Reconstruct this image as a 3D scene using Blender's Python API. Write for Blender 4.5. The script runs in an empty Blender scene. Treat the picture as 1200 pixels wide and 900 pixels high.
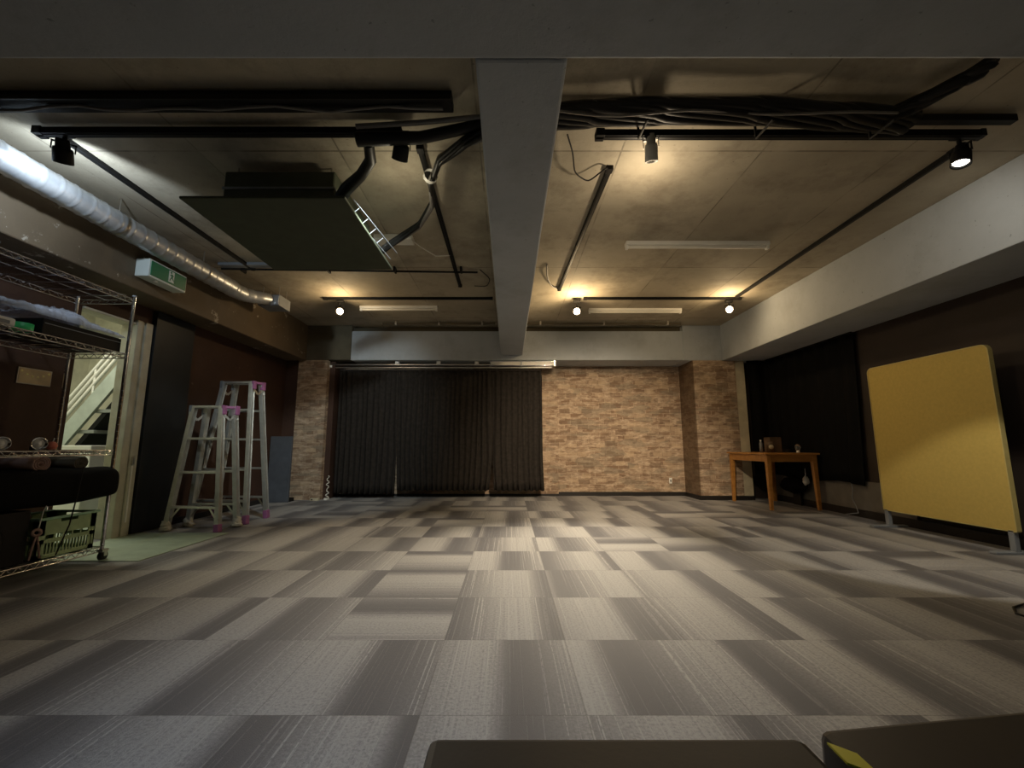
import bpy, math, random
from mathutils import Vector, Matrix
random.seed(7)
C = bpy.context.scene.collection
PI = math.pi
V = Vector

# ------------------------------------------------------------------ mesh builder
class MB:
    def __init__(s): s.v = []; s.f = []; s.sm = []
    def add(s, vs, fs, smooth=False):
        o = len(s.v); s.v += [tuple(p) for p in vs]
        for f in fs: s.f.append([i + o for i in f]); s.sm.append(smooth)
        return s
    def box(s, x0, x1, y0, y1, z0, z1):
        vs = [(x, y, z) for z in (z0, z1) for y in (y0, y1) for x in (x0, x1)]
        return s.add(vs, [(0,2,3,1),(4,5,7,6),(0,1,5,4),(2,6,7,3),(0,4,6,2),(1,3,7,5)])
    def beam(s, a, b, w, d, up=(0,0,1)):
        """rectangular bar from a to b; w across, d along 'up-ish'"""
        a = V(a); b = V(b); t = (b-a).normalized(); u = V(up)
        sx = t.cross(u)
        if sx.length < 1e-4: sx = t.cross(V((1,0,0)))
        sx.normalize(); su = sx.cross(t).normalized()
        vs = []
        for p in (a, b):
            for i, j in ((-1,-1),(1,-1),(1,1),(-1,1)): vs.append(p + sx*(i*w/2) + su*(j*d/2))
        return s.add(vs, [(0,3,2,1),(4,5,6,7),(0,1,5,4),(1,2,6,5),(2,3,7,6),(3,0,4,7)])
    def tube(s, pts, r, n=8, caps=True, smooth=True):
        pts = [V(p) for p in pts]; m = len(pts)
        rs = r if isinstance(r, (list, tuple)) else [r]*m
        prev = None; rings = []
        for i, p in enumerate(pts):
            t = (pts[min(i+1, m-1)] - pts[max(i-1, 0)]).normalized()
            if prev is None:
                prev = t.cross(V((0,0,1)))
                if prev.length < 1e-3: prev = t.cross(V((1,0,0)))
            nrm = prev - t*prev.dot(t); nrm.normalize(); prev = nrm
            bi = t.cross(nrm)
            rings.append([p + (nrm*math.cos(2*PI*k/n) + bi*math.sin(2*PI*k/n))*rs[i] for k in range(n)])
        vs = [q for ring in rings for q in ring]; fs = []
        for i in range(m-1):
            for k in range(n):
                fs.append((i*n+k, i*n+(k+1) % n, (i+1)*n+(k+1) % n, (i+1)*n+k))
        s.add(vs, fs, smooth)
        if caps:
            s.add(rings[0], [tuple(range(n))[::-1]]); s.add(rings[-1], [tuple(range(n))])
        return s
    def rev(s, o, d, prof, n=24, smooth=True):
        """revolve (distance, radius) pairs about the axis from o along d"""
        o = V(o); d = V(d).normalized()
        a = d.cross(V((0,0,1)))
        if a.length < 1e-3: a = V((1,0,0))
        a.normalize(); b = d.cross(a); vs = []; fs = []
        for h, r in prof:
            for k in range(n):
                vs.append(o + d*h + (a*math.cos(2*PI*k/n) + b*math.sin(2*PI*k/n))*max(r, 1e-4))
        for i in range(len(prof)-1):
            for k in range(n): fs.append((i*n+k, i*n+(k+1) % n, (i+1)*n+(k+1) % n, (i+1)*n+k))
        return s.add(vs, fs, smooth)
    def prism(s, outline, a, b, axis='x'):
        """outline of (p, q) pairs extruded from a to b along the axis"""
        n = len(outline)
        def mk(t, p, q): return {'x': (t, p, q), 'y': (p, t, q), 'z': (p, q, t)}[axis]
        vs = [mk(a, p, q) for p, q in outline] + [mk(b, p, q) for p, q in outline]
        fs = [tuple(range(n))[::-1], tuple(range(n, 2*n))]
        for k in range(n): fs.append((k, (k+1) % n, n+(k+1) % n, n+k))
        return s.add(vs, fs)
    def sheet(s, fn, nu, nv, thick=0.0, smooth=True):
        vs = [fn(i/nu, j/nv) for j in range(nv+1) for i in range(nu+1)]
        fs = [(j*(nu+1)+i, j*(nu+1)+i+1, (j+1)*(nu+1)+i+1, (j+1)*(nu+1)+i) for j in range(nv) for i in range(nu)]
        return s.add(vs, fs, smooth)
    def blob(s, c, r, seed=0, amp=.2, fr=2.5, n=20, m=14):
        from mathutils import noise
        vs = []; fs = []
        for j in range(m+1):
            th = PI*j/m
            for i in range(n):
                ph = 2*PI*i/n
                d = V((math.sin(th)*math.cos(ph), math.sin(th)*math.sin(ph), math.cos(th)))
                k = 1 + amp*noise.noise(d*fr + V((seed, seed*2.1, 0)))
                vs.append((c[0]+d.x*r[0]*k, c[1]+d.y*r[1]*k, c[2]+d.z*r[2]*k))
        for j in range(m):
            for i in range(n): fs.append((j*n+i, (j+1)*n+i, (j+1)*n+(i+1) % n, j*n+(i+1) % n))
        return s.add(vs, fs, True)
    def build(s, name, mat, parent=None, bevel=0, solid=0, kind=None, label=None, sub=0):
        org = V((0,0,0))
        if parent is not None:
            q = parent
            while q is not None: org = org + V(q.location); q = q.parent
        me = bpy.data.meshes.new(name)
        me.from_pydata([tuple(V(p)-org) for p in s.v], [], s.f)
        me.validate(); me.update()
        if len(me.polygons) == len(s.sm):
            me.polygons.foreach_set('use_smooth', s.sm)
        me.materials.append(mat)
        o = bpy.data.objects.new(name, me); C.objects.link(o)
        if parent is not None: o.parent = parent
        if solid:
            md = o.modifiers.new('solid', 'SOLIDIFY'); md.thickness = solid; md.offset = 0
        if sub:
            md = o.modifiers.new('sub', 'SUBSURF'); md.levels = sub; md.render_levels = sub
        if bevel:
            md = o.modifiers.new('bevel', 'BEVEL'); md.width = bevel; md.segments = 2; md.limit_method = 'ANGLE'
        if kind: o['kind'] = kind
        if label: o['label'] = label
        return o

def thing(name, label, cat, loc, group=None):
    o = bpy.data.objects.new(name, None); C.objects.link(o); o.location = loc
    o.empty_display_size = .1
    return tag(o, label, cat, group)
def tag(o, label, cat, group=None):
    o['label'] = label; o['category'] = cat
    if group: o['group'] = group
    return o
def B(*a): return MB().box(*a)

# ------------------------------------------------------------------ materials
class NT:
    def __init__(s, name):
        s.m = bpy.data.materials.new(name); s.m.use_nodes = True
        s.t = s.m.node_tree; s.b = s.t.nodes['Principled BSDF']
    def n(s, typ, **kw):
        nd = s.t.nodes.new(typ)
        for k, v in kw.items(): setattr(nd, k, v)
        return nd
    def l(s, a, b): s.t.links.new(a, b)
    def setin(s, nd, k, v):
        if hasattr(v, 'is_output') or isinstance(v, bpy.types.NodeSocket): s.l(v, nd.inputs[k])
        else: nd.inputs[k].default_value = v
    def math(s, op, a, b=0.0, c=None, clamp=False):
        nd = s.n('ShaderNodeMath', operation=op, use_clamp=clamp)
        s.setin(nd, 0, a); s.setin(nd, 1, b)
        if c is not None: s.setin(nd, 2, c)
        return nd.outputs[0]
    def obj(s): return s.n('ShaderNodeTexCoord').outputs['Object']
    def sep(s, v):
        nd = s.n('ShaderNodeSeparateXYZ'); s.l(v, nd.inputs[0]); return nd.outputs
    def comb(s, x, y, z):
        nd = s.n('ShaderNodeCombineXYZ'); s.setin(nd, 0, x); s.setin(nd, 1, y); s.setin(nd, 2, z); return nd.outputs[0]
    def noise(s, v, scale, detail=4, rough=.55):
        nd = s.n('ShaderNodeTexNoise'); s.l(v, nd.inputs['Vector'])
        nd.inputs['Scale'].default_value = scale; nd.inputs['Detail'].default_value = detail
        nd.inputs['Roughness'].default_value = rough; return nd.outputs['Fac']
    def rng(s, v, a, b, c=0.0, d=1.0):
        nd = s.n('ShaderNodeMapRange'); s.l(v, nd.inputs[0])
        for k, q in zip((1,2,3,4), (a,b,c,d)): nd.inputs[k].default_value = q
        return nd.outputs[0]
    def mix(s, f, a, b):
        nd = s.n('ShaderNodeMix', data_type='RGBA'); s.setin(nd, 0, f)
        for k, q in ((6, a), (7, b)):
            if isinstance(q, bpy.types.NodeSocket): s.l(q, nd.inputs[k])
            else: nd.inputs[k].default_value = (*q[:3], 1)
        return nd.outputs[2]
    def bump(s, h, strength=.3, dist=.01):
        nd = s.n('ShaderNodeBump'); s.l(h, nd.inputs['Height'])
        nd.inputs['Strength'].default_value = strength; nd.inputs['Distance'].default_value = dist
        s.l(nd.outputs[0], s.b.inputs['Normal'])
    def done(s, col=None, rough=.6, metal=0.0, spec=None):
        if col is not None:
            if isinstance(col, bpy.types.NodeSocket): s.l(col, s.b.inputs['Base Color'])
            else: s.b.inputs['Base Color'].default_value = (*col, 1)
        if isinstance(rough, bpy.types.NodeSocket): s.l(rough, s.b.inputs['Roughness'])
        else: s.b.inputs['Roughness'].default_value = rough
        s.b.inputs['Metallic'].default_value = metal
        if spec is not None: s.b.inputs['Specular IOR Level'].default_value = spec
        return s.m

def plain(name, col, rough=.6, metal=0.0, var=.12, scale=9, spec=None, bump=0):
    t = NT(name); o = t.obj(); nz = t.noise(o, scale)
    dk = tuple(c*(1-var) for c in col); lt = tuple(min(1, c*(1+var)) for c in col)
    c = t.mix(t.rng(nz, .3, .7), dk, lt)
    if bump: t.bump(t.noise(o, scale*12, 3), bump, .004)
    return t.done(c, rough, metal, spec)
def emis(name, col, st):
    t = NT(name); t.b.inputs['Emission Color'].default_value = (*col, 1)
    t.b.inputs['Emission Strength'].default_value = st
    return t.done(col, .4)

def mat_concrete(name, a, b, lines=True, stain=(.10,.075,.05), st_amt=.5):
    t = NT(name); o = t.obj()
    base = t.mix(t.rng(t.noise(o, 1.6, 8, .65), .3, .7), a, b)
    x, y, z = t.sep(o)
    if lines:
        # formwork boards 0.9 x 0.45
        def seam(c, w, ph, th):
            f = t.math('FRACT', t.math('MULTIPLY_ADD', c, 1/w, ph))
            d = t.math('ABSOLUTE', t.math('SUBTRACT', f, .5))
            return t.math('GREATER_THAN', d, .5 - th)
        s1 = seam(x, .9, .2, .006); s2 = seam(y, 1.8, .62, .004)
        ln = t.math('MAXIMUM', s1, s2)
        ln = t.math('MULTIPLY', ln, t.rng(t.noise(o, 3, 3), .4, .6, .1, .8))
        # board to board tone
        wn = t.n('ShaderNodeTexWhiteNoise', noise_dimensions='2D')
        t.l(t.comb(t.math('FLOOR', t.math('MULTIPLY_ADD', x, 1/.9, .2)), t.math('FLOOR', t.math('MULTIPLY_ADD', y, 1/1.8, .62)), 0), wn.inputs['Vector'])
        base = t.mix(t.math('MULTIPLY', wn.outputs['Value'], .35), base, tuple(c*.6 for c in a))
        base = t.mix(ln, base, tuple(c*.45 for c in a))
    stn = t.rng(t.noise(o, 1.7, 7, .72), .50, .70, 0, st_amt)
    base = t.mix(stn, base, stain)
    spk = t.rng(t.noise(o, 38, 2), .70, .76, 0, .6)
    base = t.mix(spk, base, tuple(c*.4 for c in a))
    t.bump(t.noise(o, 14, 8, .7), .35, .01)
    return t.done(base, .8)

def mat_carpet():
    t = NT('carpet_tiles'); o = t.obj(); x, y, z = t.sep(o)
    u = t.math('MULTIPLY_ADD', x, 2.0, .532); v = t.math('MULTIPLY_ADD', y, 2.0, -.812)
    iu = t.math('FLOOR', u); iv = t.math('FLOOR', v); fu = t.math('FRACT', u); fv = t.math('FRACT', v)
    wn = t.n('ShaderNodeTexWhiteNoise', noise_dimensions='2D'); t.l(t.comb(iu, iv, 0), wn.inputs['Vector'])
    r = t.sep(wn.outputs['Color'])
    wn2 = t.n('ShaderNodeTexWhiteNoise', noise_dimensions='2D'); t.l(t.comb(iu, iv, 7.3), wn2.inputs['Vector'])
    wn3 = t.n('ShaderNodeTexWhiteNoise', noise_dimensions='2D'); t.l(t.comb(t.math('ADD', iu, 31.7), iv, 0), wn3.inputs['Vector'])
    r2 = t.sep(wn3.outputs['Color'])
    turn = t.math('MULTIPLY', t.math('GREATER_THAN', r[0], .86), t.math('GREATER_THAN', iv, 4.5))
    spot_t = t.math('MULTIPLY', t.math('COMPARE', iu, -1.0, .1), t.math('COMPARE', iv, 4.0, 1.1))
    turn = t.math('MAXIMUM', turn, spot_t)
    # s runs across the pile lines, p along them
    def sel(a, b): return t.math('ADD', t.math('MULTIPLY', turn, a), t.math('MULTIPLY', t.math('SUBTRACT', 1.0, turn), b))
    s = sel(fv, fu); p = sel(fu, fv)
    ph = t.math('ADD', r[1], t.math('MULTIPLY', r2[0], .3))
    per = t.math('MULTIPLY_ADD', r2[1], .35, .75)
    w = t.math('FRACT', t.math('ADD', t.math('MULTIPLY', s, per), ph))
    # soft saw: dark to light, quicker back
    up = t.n('ShaderNodeMapRange', interpolation_type='SMOOTHSTEP'); t.l(w, up.inputs[0])
    up.inputs[1].default_value = .05; up.inputs[2].default_value = .70
    dn = t.n('ShaderNodeMapRange', interpolation_type='SMOOTHSTEP'); t.l(w, dn.inputs[0])
    dn.inputs[1].default_value = .80; dn.inputs[2].default_value = 1.0; dn.inputs[3].default_value = 1; dn.inputs[4].default_value = 0
    g = t.math('MULTIPLY', up.outputs[0], dn.outputs[0])
    # pile lines
    tile = t.math('MULTIPLY', wn.outputs['Value'], 53.0)
    ln = t.noise(t.comb(t.math('MULTIPLY', s, 62.0), t.math('MULTIPLY', p, .35), tile), 1.0, 1)
    ln2 = t.noise(t.comb(t.math('MULTIPLY', s, 62.0), t.math('MULTIPLY', p, 22.0), tile), 1.0, 2)
    thin = t.math('MULTIPLY', t.rng(ln, .60, .64), t.rng(ln2, .36, .46))
    mot = t.noise(o, 95, 3, .7)
    gl = t.math('ADD', t.math('MULTIPLY', g, .88), t.math('MULTIPLY', t.math('SUBTRACT', mot, .5), t.math('MULTIPLY_ADD', g, 1.9, .10)))
    edge = t.math('MULTIPLY', thin, t.rng(g, .0, .35, .16, .6))
    gl = t.math('ADD', gl, edge)
    dark = t.math('MULTIPLY', t.rng(ln, .42, .36), t.math('MULTIPLY', g, .16))
    gl = t.math('SUBTRACT', gl, dark)
    col = t.mix(t.math('MINIMUM', t.math('MAXIMUM', gl, 0.0), 1.25), (.090,.089,.098), (.37,.365,.355))
    du = t.math('ABSOLUTE', t.math('SUBTRACT', fu, .5)); dv = t.math('ABSOLUTE', t.math('SUBTRACT', fv, .5))
    seam = t.math('GREATER_THAN', t.math('MAXIMUM', du, dv), .4965)
    col = t.mix(t.math('MULTIPLY', seam, .45), col, (.05,.048,.045))
    t.bump(t.math('ADD', t.noise(o, 330, 2), t.math('MULTIPLY', thin, .5)), .35, .004)
    m = t.done(col, .62, 0, .35)
    t.b.inputs['Sheen Weight'].default_value = .15
    return m

def mat_brick(name='brick_wallpaper', dim=0.0):
    t = NT(name); o = t.obj(); x, y, z = t.sep(o)
    u = t.math('ADD', x, y)
    vec = t.comb(u, z, 0)
    def brick(sc, c1, c2, mo, off):
        b = t.n('ShaderNodeTexBrick'); t.l(vec, b.inputs['Vector'])
        b.inputs['Scale'].default_value = sc; b.inputs['Brick Width'].default_value = 1.15
        b.inputs['Row Height'].default_value = .36; b.inputs['Mortar Size'].default_value = .025
        b.inputs['Mortar Smooth'].default_value = .4; b.offset = off
        b.inputs['Color1'].default_value = (*c1, 1); b.inputs['Color2'].default_value = (*c2, 1)
        b.inputs['Mortar'].default_value = (*mo, 1); return b
    b1 = brick(6.0, (.27,.17,.11), (.54,.40,.28), (.60,.47,.34), .5)
    col = b1.outputs['Color']
    st = t.comb(t.math('MULTIPLY', u, 5.0), t.math('MULTIPLY', z, 17.0), 0)
    col = t.mix(t.rng(t.noise(st, 1.1, 5, .6), .47, .60, 0, .8), col, (.66,.52,.38))
    st2 = t.comb(t.math('MULTIPLY', u, 7.0), t.math('MULTIPLY', z, 24.0), 5.0)
    col = t.mix(t.rng(t.noise(st2, 1.0, 4, .6), .56, .66, 0, .7), col, (.19,.125,.085))
    mt = t.comb(t.math('MULTIPLY', u, 16.0), t.math('MULTIPLY', z, 34.0), 9.0)
    col = t.mix(t.rng(t.noise(mt, 1.0, 4, .7), .40, .62, .0, .55), col, (.20,.135,.09))
    b2 = brick(4.1, (0,0,0), (1,1,1), (.5,.5,.5), .37)
    b2.inputs['Brick Width'].default_value = .75
    col = t.mix(t.rng(t.sep(b2.outputs['Color'])[0], .70, .95, 0, .62), col, (.17,.11,.075))
    b3 = brick(5.2, (0,0,0), (1,1,1), (.5,.5,.5), .61)
    b3.inputs['Brick Width'].default_value = .8
    col = t.mix(t.rng(t.sep(b3.outputs['Color'])[0], .25, .05, 0, .5), col, (.60,.45,.30))
    vo = t.n('ShaderNodeTexVoronoi'); t.l(t.comb(t.math('MULTIPLY', u, 4.0), t.math('MULTIPLY', z, 13.0), 2.0), vo.inputs['Vector']); vo.inputs['Scale'].default_value = 1.0
    col = t.mix(t.rng(t.sep(vo.outputs['Color'])[0], .72, .86, 0, .45), col, (.24,.21,.16))
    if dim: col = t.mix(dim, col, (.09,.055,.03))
    t.bump(t.noise(st, 3, 4), .15, .004)
    return t.done(col, .85, 0, .2)

def mat_peel(name, base, pale, thr, amt=.8, scale=4):
    t = NT(name); o = t.obj()
    c = t.mix(t.rng(t.noise(o, 2.1, 5), .3, .7), tuple(q*.75 for q in base), tuple(q*1.2 for q in base))
    f = t.rng(t.noise(o, scale, 9, .72), thr, thr+.035, 0, amt)
    c = t.mix(f, c, pale)
    f2 = t.rng(t.noise(o, scale*4, 4, .6), .70, .73, 0, amt)
    c = t.mix(f2, c, pale)
    t.bump(t.noise(o, 20, 6), .3, .006)
    return t.done(c, .7)

def mat_wood(name, a, b, rough=.35, ax=0):
    t = NT(name); o = t.obj(); x, y, z = t.sep(o)
    s = [14.0, 14.0, 14.0]; s[ax] = 1.2
    vec = t.comb(t.math('MULTIPLY', x, s[0]), t.math('MULTIPLY', y, s[1]), t.math('MULTIPLY', z, s[2]))
    c = t.mix(t.rng(t.noise(vec, 1.6, 6, .6), .3, .7), a, b)
    return t.done(c, rough)

M = dict(
    slab=mat_concrete('ceiling_concrete', (.38,.335,.25), (.56,.50,.385)),
    beamgrey=mat_concrete('painted_grey_beam', (.40,.44,.48), (.47,.51,.55), False, (.22,.22,.22), .35),
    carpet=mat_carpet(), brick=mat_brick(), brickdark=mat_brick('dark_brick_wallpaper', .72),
    leftwall=mat_peel('brown_wall_paint', (.060,.028,.017), (.16,.12,.09), .74, .5),
    leftbeam=mat_peel('brown_beam_paint', (.135,.10,.062), (.50,.45,.37), .61, .75, 6),
    darkbeam=plain('dark_brown_column', (.10,.085,.055), .8),
    rightwall=mat_peel('dark_taupe_wall', (.036,.025,.019), (.14,.11,.09), .80, .3),
    greywall=plain('grey_lower_wall', (.17,.16,.145), .8, bump=.2),
    black=plain('matt_black_metal', (.010,.010,.010), .6, spec=.2),
    blackgl=plain('black_plastic', (.010,.009,.009), .5, spec=.25),
    blackpanel=plain('dark_panel', (.075,.085,.055), .6),
    rubber=plain('black_cable_rubber', (.010,.009,.008), .5, spec=.3),
    greycable=plain('grey_cable', (.16,.15,.14), .5),
    base=plain('black_baseboard', (.014,.012,.011), .5),
    curt=plain('black_curtain_cloth', (.032,.028,.025), .95, var=.25, scale=20, spec=.1),
    curt2=plain('black_wall_curtain', (.008,.008,.008), .95, spec=.1),
    chrome=plain('chrome', (.75,.76,.78), .14, 1.0, .05),
    steel=plain('steel_rail', (.62,.6,.55), .3, 1.0),
    alu=plain('aluminium_rail', (.62,.62,.58), .38, .75, .12, 14),
    pink=plain('pink_plastic', (.34,.12,.26), .5),
    cream=plain('cream_paint', (.62,.56,.40), .7),
    yellow=plain('mustard_cloth_panel', (.64,.48,.13), .9, var=.05, scale=40, bump=.25),
    wood=mat_wood('orange_brown_wood', (.40,.17,.035), (.56,.27,.07)),
    greypl=plain('grey_plastic', (.26,.28,.30), .5),
    white=plain('white_paint', (.86,.85,.80), .5, var=.04),
    stairgrey=plain('stair_grey_steel', (.25,.27,.25), .5),
    white2=plain('off_white_plastic', (.80,.78,.70), .45, var=.05),
    sock=plain('white_cloth_cover', (.62,.58,.47), .9, scale=60, bump=.5),
    green=plain('green_tape', (.04,.55,.16), .4),
    crate=plain('pale_green_plastic', (.42,.58,.33), .45),
    cratel=plain('mint_green_rim', (.38,.66,.48), .35),
    signgreen=plain('exit_green', (.012,.20,.095), .35, var=.03),
    signwhite=plain('exit_white', (.80,.88,.84), .35, var=.03),
    mat=plain('pale_green_linoleum', (.33,.40,.30), .5),
    brownbox=mat_wood('brown_box', (.10,.065,.04), (.17,.11,.07), .6, 2),
    darkleather=plain('dark_brown_leather', (.022,.016,.011), .55, bump=.1),
    tapeyel=plain('yellow_tape', (.75,.68,.04), .4),
    bluegrey=plain('blue_grey_board', (.085,.095,.115), .7),
    glass=None,
    card=plain('cream_wall_stair', (.66,.64,.52), .8),
    rail=plain('pale_stair_metal', (.50,.56,.52), .4, .2),
    ivory=plain('door_frame_ivory', (.55,.53,.42), .5),
    dark=plain('dark_door', (.012,.014,.016), .5),
    pinkcloth=plain('faded_pink_cloth', (.35,.24,.21), .9),
    red=plain('coral_red', (.7,.22,.16), .6),
    galv=None,
)
# galvanised spiral duct
t = NT('galvanised_duct'); o = t.obj()
c = t.mix(t.rng(t.noise(o, 7, 6), .35, .65), (.50,.53,.56), (.72,.75,.78))
t.bump(t.noise(o, 9, 3), .2, .01)
M['galv'] = t.done(c, .38, .65)
# plastic bag / glass
t = NT('clear_plastic_film'); o = t.obj()
t.b.inputs['Alpha'].default_value = .38
t.bump(t.noise(o, 26, 6, .7), .9, .02)
M['film'] = t.done((.70,.74,.84), .12)
t = NT('clear_glass'); t.b.inputs['Transmission Weight'].default_value = .9
M['glass'] = t.done((.8,.85,.85), .05)
# little picture: mottled print, reflections of lights painted on as pale dots
t = NT('picture_print'); o = t.obj()
M['print'] = t.done(t.mix(t.rng(t.noise(o, 8, 3), .3, .7), (.55,.45,.30), (.75,.62,.38)), .3)
M['reflectdot'] = plain('painted_reflection_dots', (1.0,.85,.45), .5)
M['warmbulb'] = emis('warm_bulb', (1.0,.78,.45), 90)
M['coolbulb'] = emis('white_bulb', (1.0,.93,.80), 14)

# ------------------------------------------------------------------ room shell
XL, XR, YB, YW, YP, ZS = -3.45, 4.0, -2.6, 7.035, 6.495, 2.66
ST = 'structure'
B(XL-.15, XR+.15, YB-.15, YW+.15, -.12, 0).build('floor', M['carpet'], kind=ST)
B(XL-.15, XR+.15, YB-.15, YW+.15, ZS, ZS+.15).build('ceiling', M['slab'], kind=ST)
B(XL, XR, YW, YW+.15, 0, ZS).build('wall_far', M['brick'], kind=ST)
B(XL, XR, YB-.15, YB, 0, ZS).build('wall_back', M['leftwall'], kind=ST)
B(XR, XR+.15, YB, YW, 0, ZS).build('wall_right', M['rightwall'], kind=ST)
B(XR-.02, XR, 4.3, YP, .06, .40).build('trim_1', M['greywall'], kind=ST)
D0, D1, DH = 3.33, 3.84, 1.92
lw = MB().box(XL-.12, XL, YB, D0, 0, ZS).box(XL-.12, XL, D1, YW, 0, ZS).box(XL-.12, XL, D0, D1, DH, ZS)
lw.build('wall_left', M['leftwall'], kind=ST)
# beams
m = MB(); prof = []
B(-.122, .216, 1.37, YP, 2.19, ZS).build('trim_2', M['beamgrey'], kind=ST, bevel=.012)
B(XL, XR, .55, 1.37, 2.19, ZS).build('trim_3', M['beamgrey'], kind=ST, bevel=.012)
B(-2.45, 2.72, YP, YW, 2.11, 2.572).build('trim_4', M['beamgrey'], kind=ST, bevel=.006)
B(-2.45, 2.72, YP+.09, YW, 2.572, ZS).build('trim_5', M['darkbeam'], kind=ST)
B(2.72, 3.31, YP-.01, YW, 2.105, ZS).build('trim_6', M['beamgrey'], kind=ST, bevel=.006)
B(3.31, XR, 1.37, YW, 2.1, ZS).build('trim_7', M['beamgrey'], kind=ST, bevel=.006)
B(XL, -3.13, 1.37, YP, 2.1, ZS).build('trim_8', M['leftbeam'], kind=ST, bevel=.01)
B(XL, -2.45, YP-.02, YW, 2.11, ZS).build('trim_9', M['darkbeam'], kind=ST, bevel=.01)
# pilasters with the same brick paper
B(-3.25, -2.80, YP, YW, 0, 2.11).build('wall_left_pilaster', M['brick'], kind=ST)
B(-2.80, -2.72, YP+.1, YW, .0, 2.11).build('trim_10', M['leftwall'], kind=ST)
B(XL, -3.25, YP+.03, YW, 0, 2.11).build('trim_11', M['leftwall'], kind=ST)
B(2.86, 3.50, YP, YW, 0, 2.105).build('wall_right_pilaster', M['brick'], kind=ST)
B(-2.72, .80, YW-.03, YW, 0, 2.11).build('wall_far_panel', M['brick'], kind=ST)
B(3.50, 3.645, YP+.01, YP+.08, .05, 2.1).build('trim_12', M['cream'], kind=ST)
B(3.645, XR, YP+.2, YP+.26, 0, 2.1).build('trim_13', M['rightwall'], kind=ST)
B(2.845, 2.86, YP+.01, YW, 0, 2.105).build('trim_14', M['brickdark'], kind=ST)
# baseboards
bb = MB().box(.80, 2.86, YW-.018, YW, 0, .062).box(2.830, 2.845, YP, YW-.018, 0, .062).box(2.845, 3.645, YP-.015, YP, 0, .062).box(-2.72, .80, YW-.046, YW-.03, 0, .035)
bb.build('baseboard_far', M['base'], kind=ST)
B(XR-.035, XR, YB, YP, 0, .085).build('baseboard_right', M['base'], kind=ST)
MB().box(XL, XL+.015, YB, D0, 0, .06).box(XL, XL+.015, 4.52, YP, 0, .06).build('baseboard_left', M['base'], kind=ST)

# doorway: ivory frame, black leaf folded against the wall
fr = MB().box(XL-.12, XL+.03, D1-.02, D1+.035, 0, DH+.03).box(XL-.12, XL+.015, D1+.035, D1+.07, 0, DH+.03).box(XL-.12, XL+.03, D1+.07, 3.99, 0, DH+.03)
fr.box(XL-.125, XL+.02, D0, D1-.02, DH-.02, DH)
dfr = fr.build('door_1', M['ivory'], kind=ST, bevel=.004)
B(XL+.03, XL+.037, 3.93, 3.945, .12, .62).build('door_bolt', M['white'], dfr)
B(XL+.03, XL+.045, 3.925, 3.95, .62, .70).build('latch', M['steel'], dfr)
d2 = B(XL+.003, XL+.05, 4.0, 4.50, .01, 2.09).build('door_2', M['dark'], kind=ST, bevel=.004)
# stairwell behind the opening
sx0, sx1, sy0, sy1, sz = -6.4, XL-.12, 3.0, 6.4, 3.2
B(sx0, sx1, sy0, sy1, -.12, 0).build('floor_stairwell', M['mat'], kind=ST)
B(sx0, sx1, sy0, sy1, sz, sz+.1).build('ceiling_stairwell', M['card'], kind=ST)
B(sx0, sx1, sy1, sy1+.1, 0, sz).build('wall_stairwell_far', M['card'], kind=ST)
B(sx0, sx1, sy0-.1, sy0, 0, sz).build('wall_stairwell_near', M['card'], kind=ST)
B(sx0-.1, sx0, sy0, sy1, 0, sz).build('wall_stairwell_left', M['card'], kind=ST)
st = thing('staircase', 'pale metal staircase rising to the right beyond the doorway', 'stairs', (-5.0, 5.2, 0))
def sp(k): return (-5.75 + 1.6*k, 0.02 + 2.2*k)     # x, z along the flight
a, b = sp(0), sp(1)
q = MB(); q.prism([(a[0], a[1]), (b[0], b[1]), (b[0], b[1]+.28), (a[0], a[1]+.28)], 5.02, 5.06, 'y')
q.build('stringer', M['rail'], st, bevel=.004)
q = MB(); q.prism([(a[0], a[1]), (b[0], b[1]), (b[0], b[1]+.28), (a[0], a[1]+.28)], 5.86, 5.90, 'y'); q.build('stringer', M['rail'], st, bevel=.004)
for k in range(9):
    x, z = sp(k/9+.04)
    B(x, x+.26, 5.06, 5.86, z+.10, z+.14).build('tread', M['stairgrey'], st, bevel=.003)
q = MB(); q.prism([(a[0]+.1, a[1]-.05), (b[0]+.1, b[1]-.05), (b[0]+.1, b[1]+.04), (a[0]+.1, a[1]+.04)], 5.07, 5.85, 'y'); q.build('underside', M['black'], st)
for dz in (.40, .50, .60):
    MB().tube([(a[0], 5.04, a[1]+dz), (b[0], 5.04, b[1]+dz)], .018).build('handrail', M['white'], st)
for k in (.25, .5, .75, .95):
    x, z = sp(k); MB().tube([(x, 5.04, z+.2), (x, 5.04, z+.60)], .012).build('baluster', M['white'], st)
for (x, y, z0, z1, lb) in ((-4.42, 4.45, 0, .50, 'white cardboard box standing on the stairwell floor, bottom of its stack'), (-4.40, 4.47, .50, .80, 'white box on top of another box in the stairwell')):
    bx = thing('cardboard_box', lb, 'box', (x, y, z0), 'boxes in the stairwell')
    B(x-.22, x+.22, y-.15, y+.15, z0, z1).build('body', M['white'], bx, bevel=.006)
    B(x-.22, x+.22, y-.151, y+.151, z1-.055, z1-.045).build('lid_edge', M['greypl'], bx)

# entrance lino
tag(B(XL+.02, -2.575, 3.11, 4.08, .0, .006).build('entrance_mat', M['mat'], bevel=.002), 'pale green flat mat on the floor before the doorway', 'mat')

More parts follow.
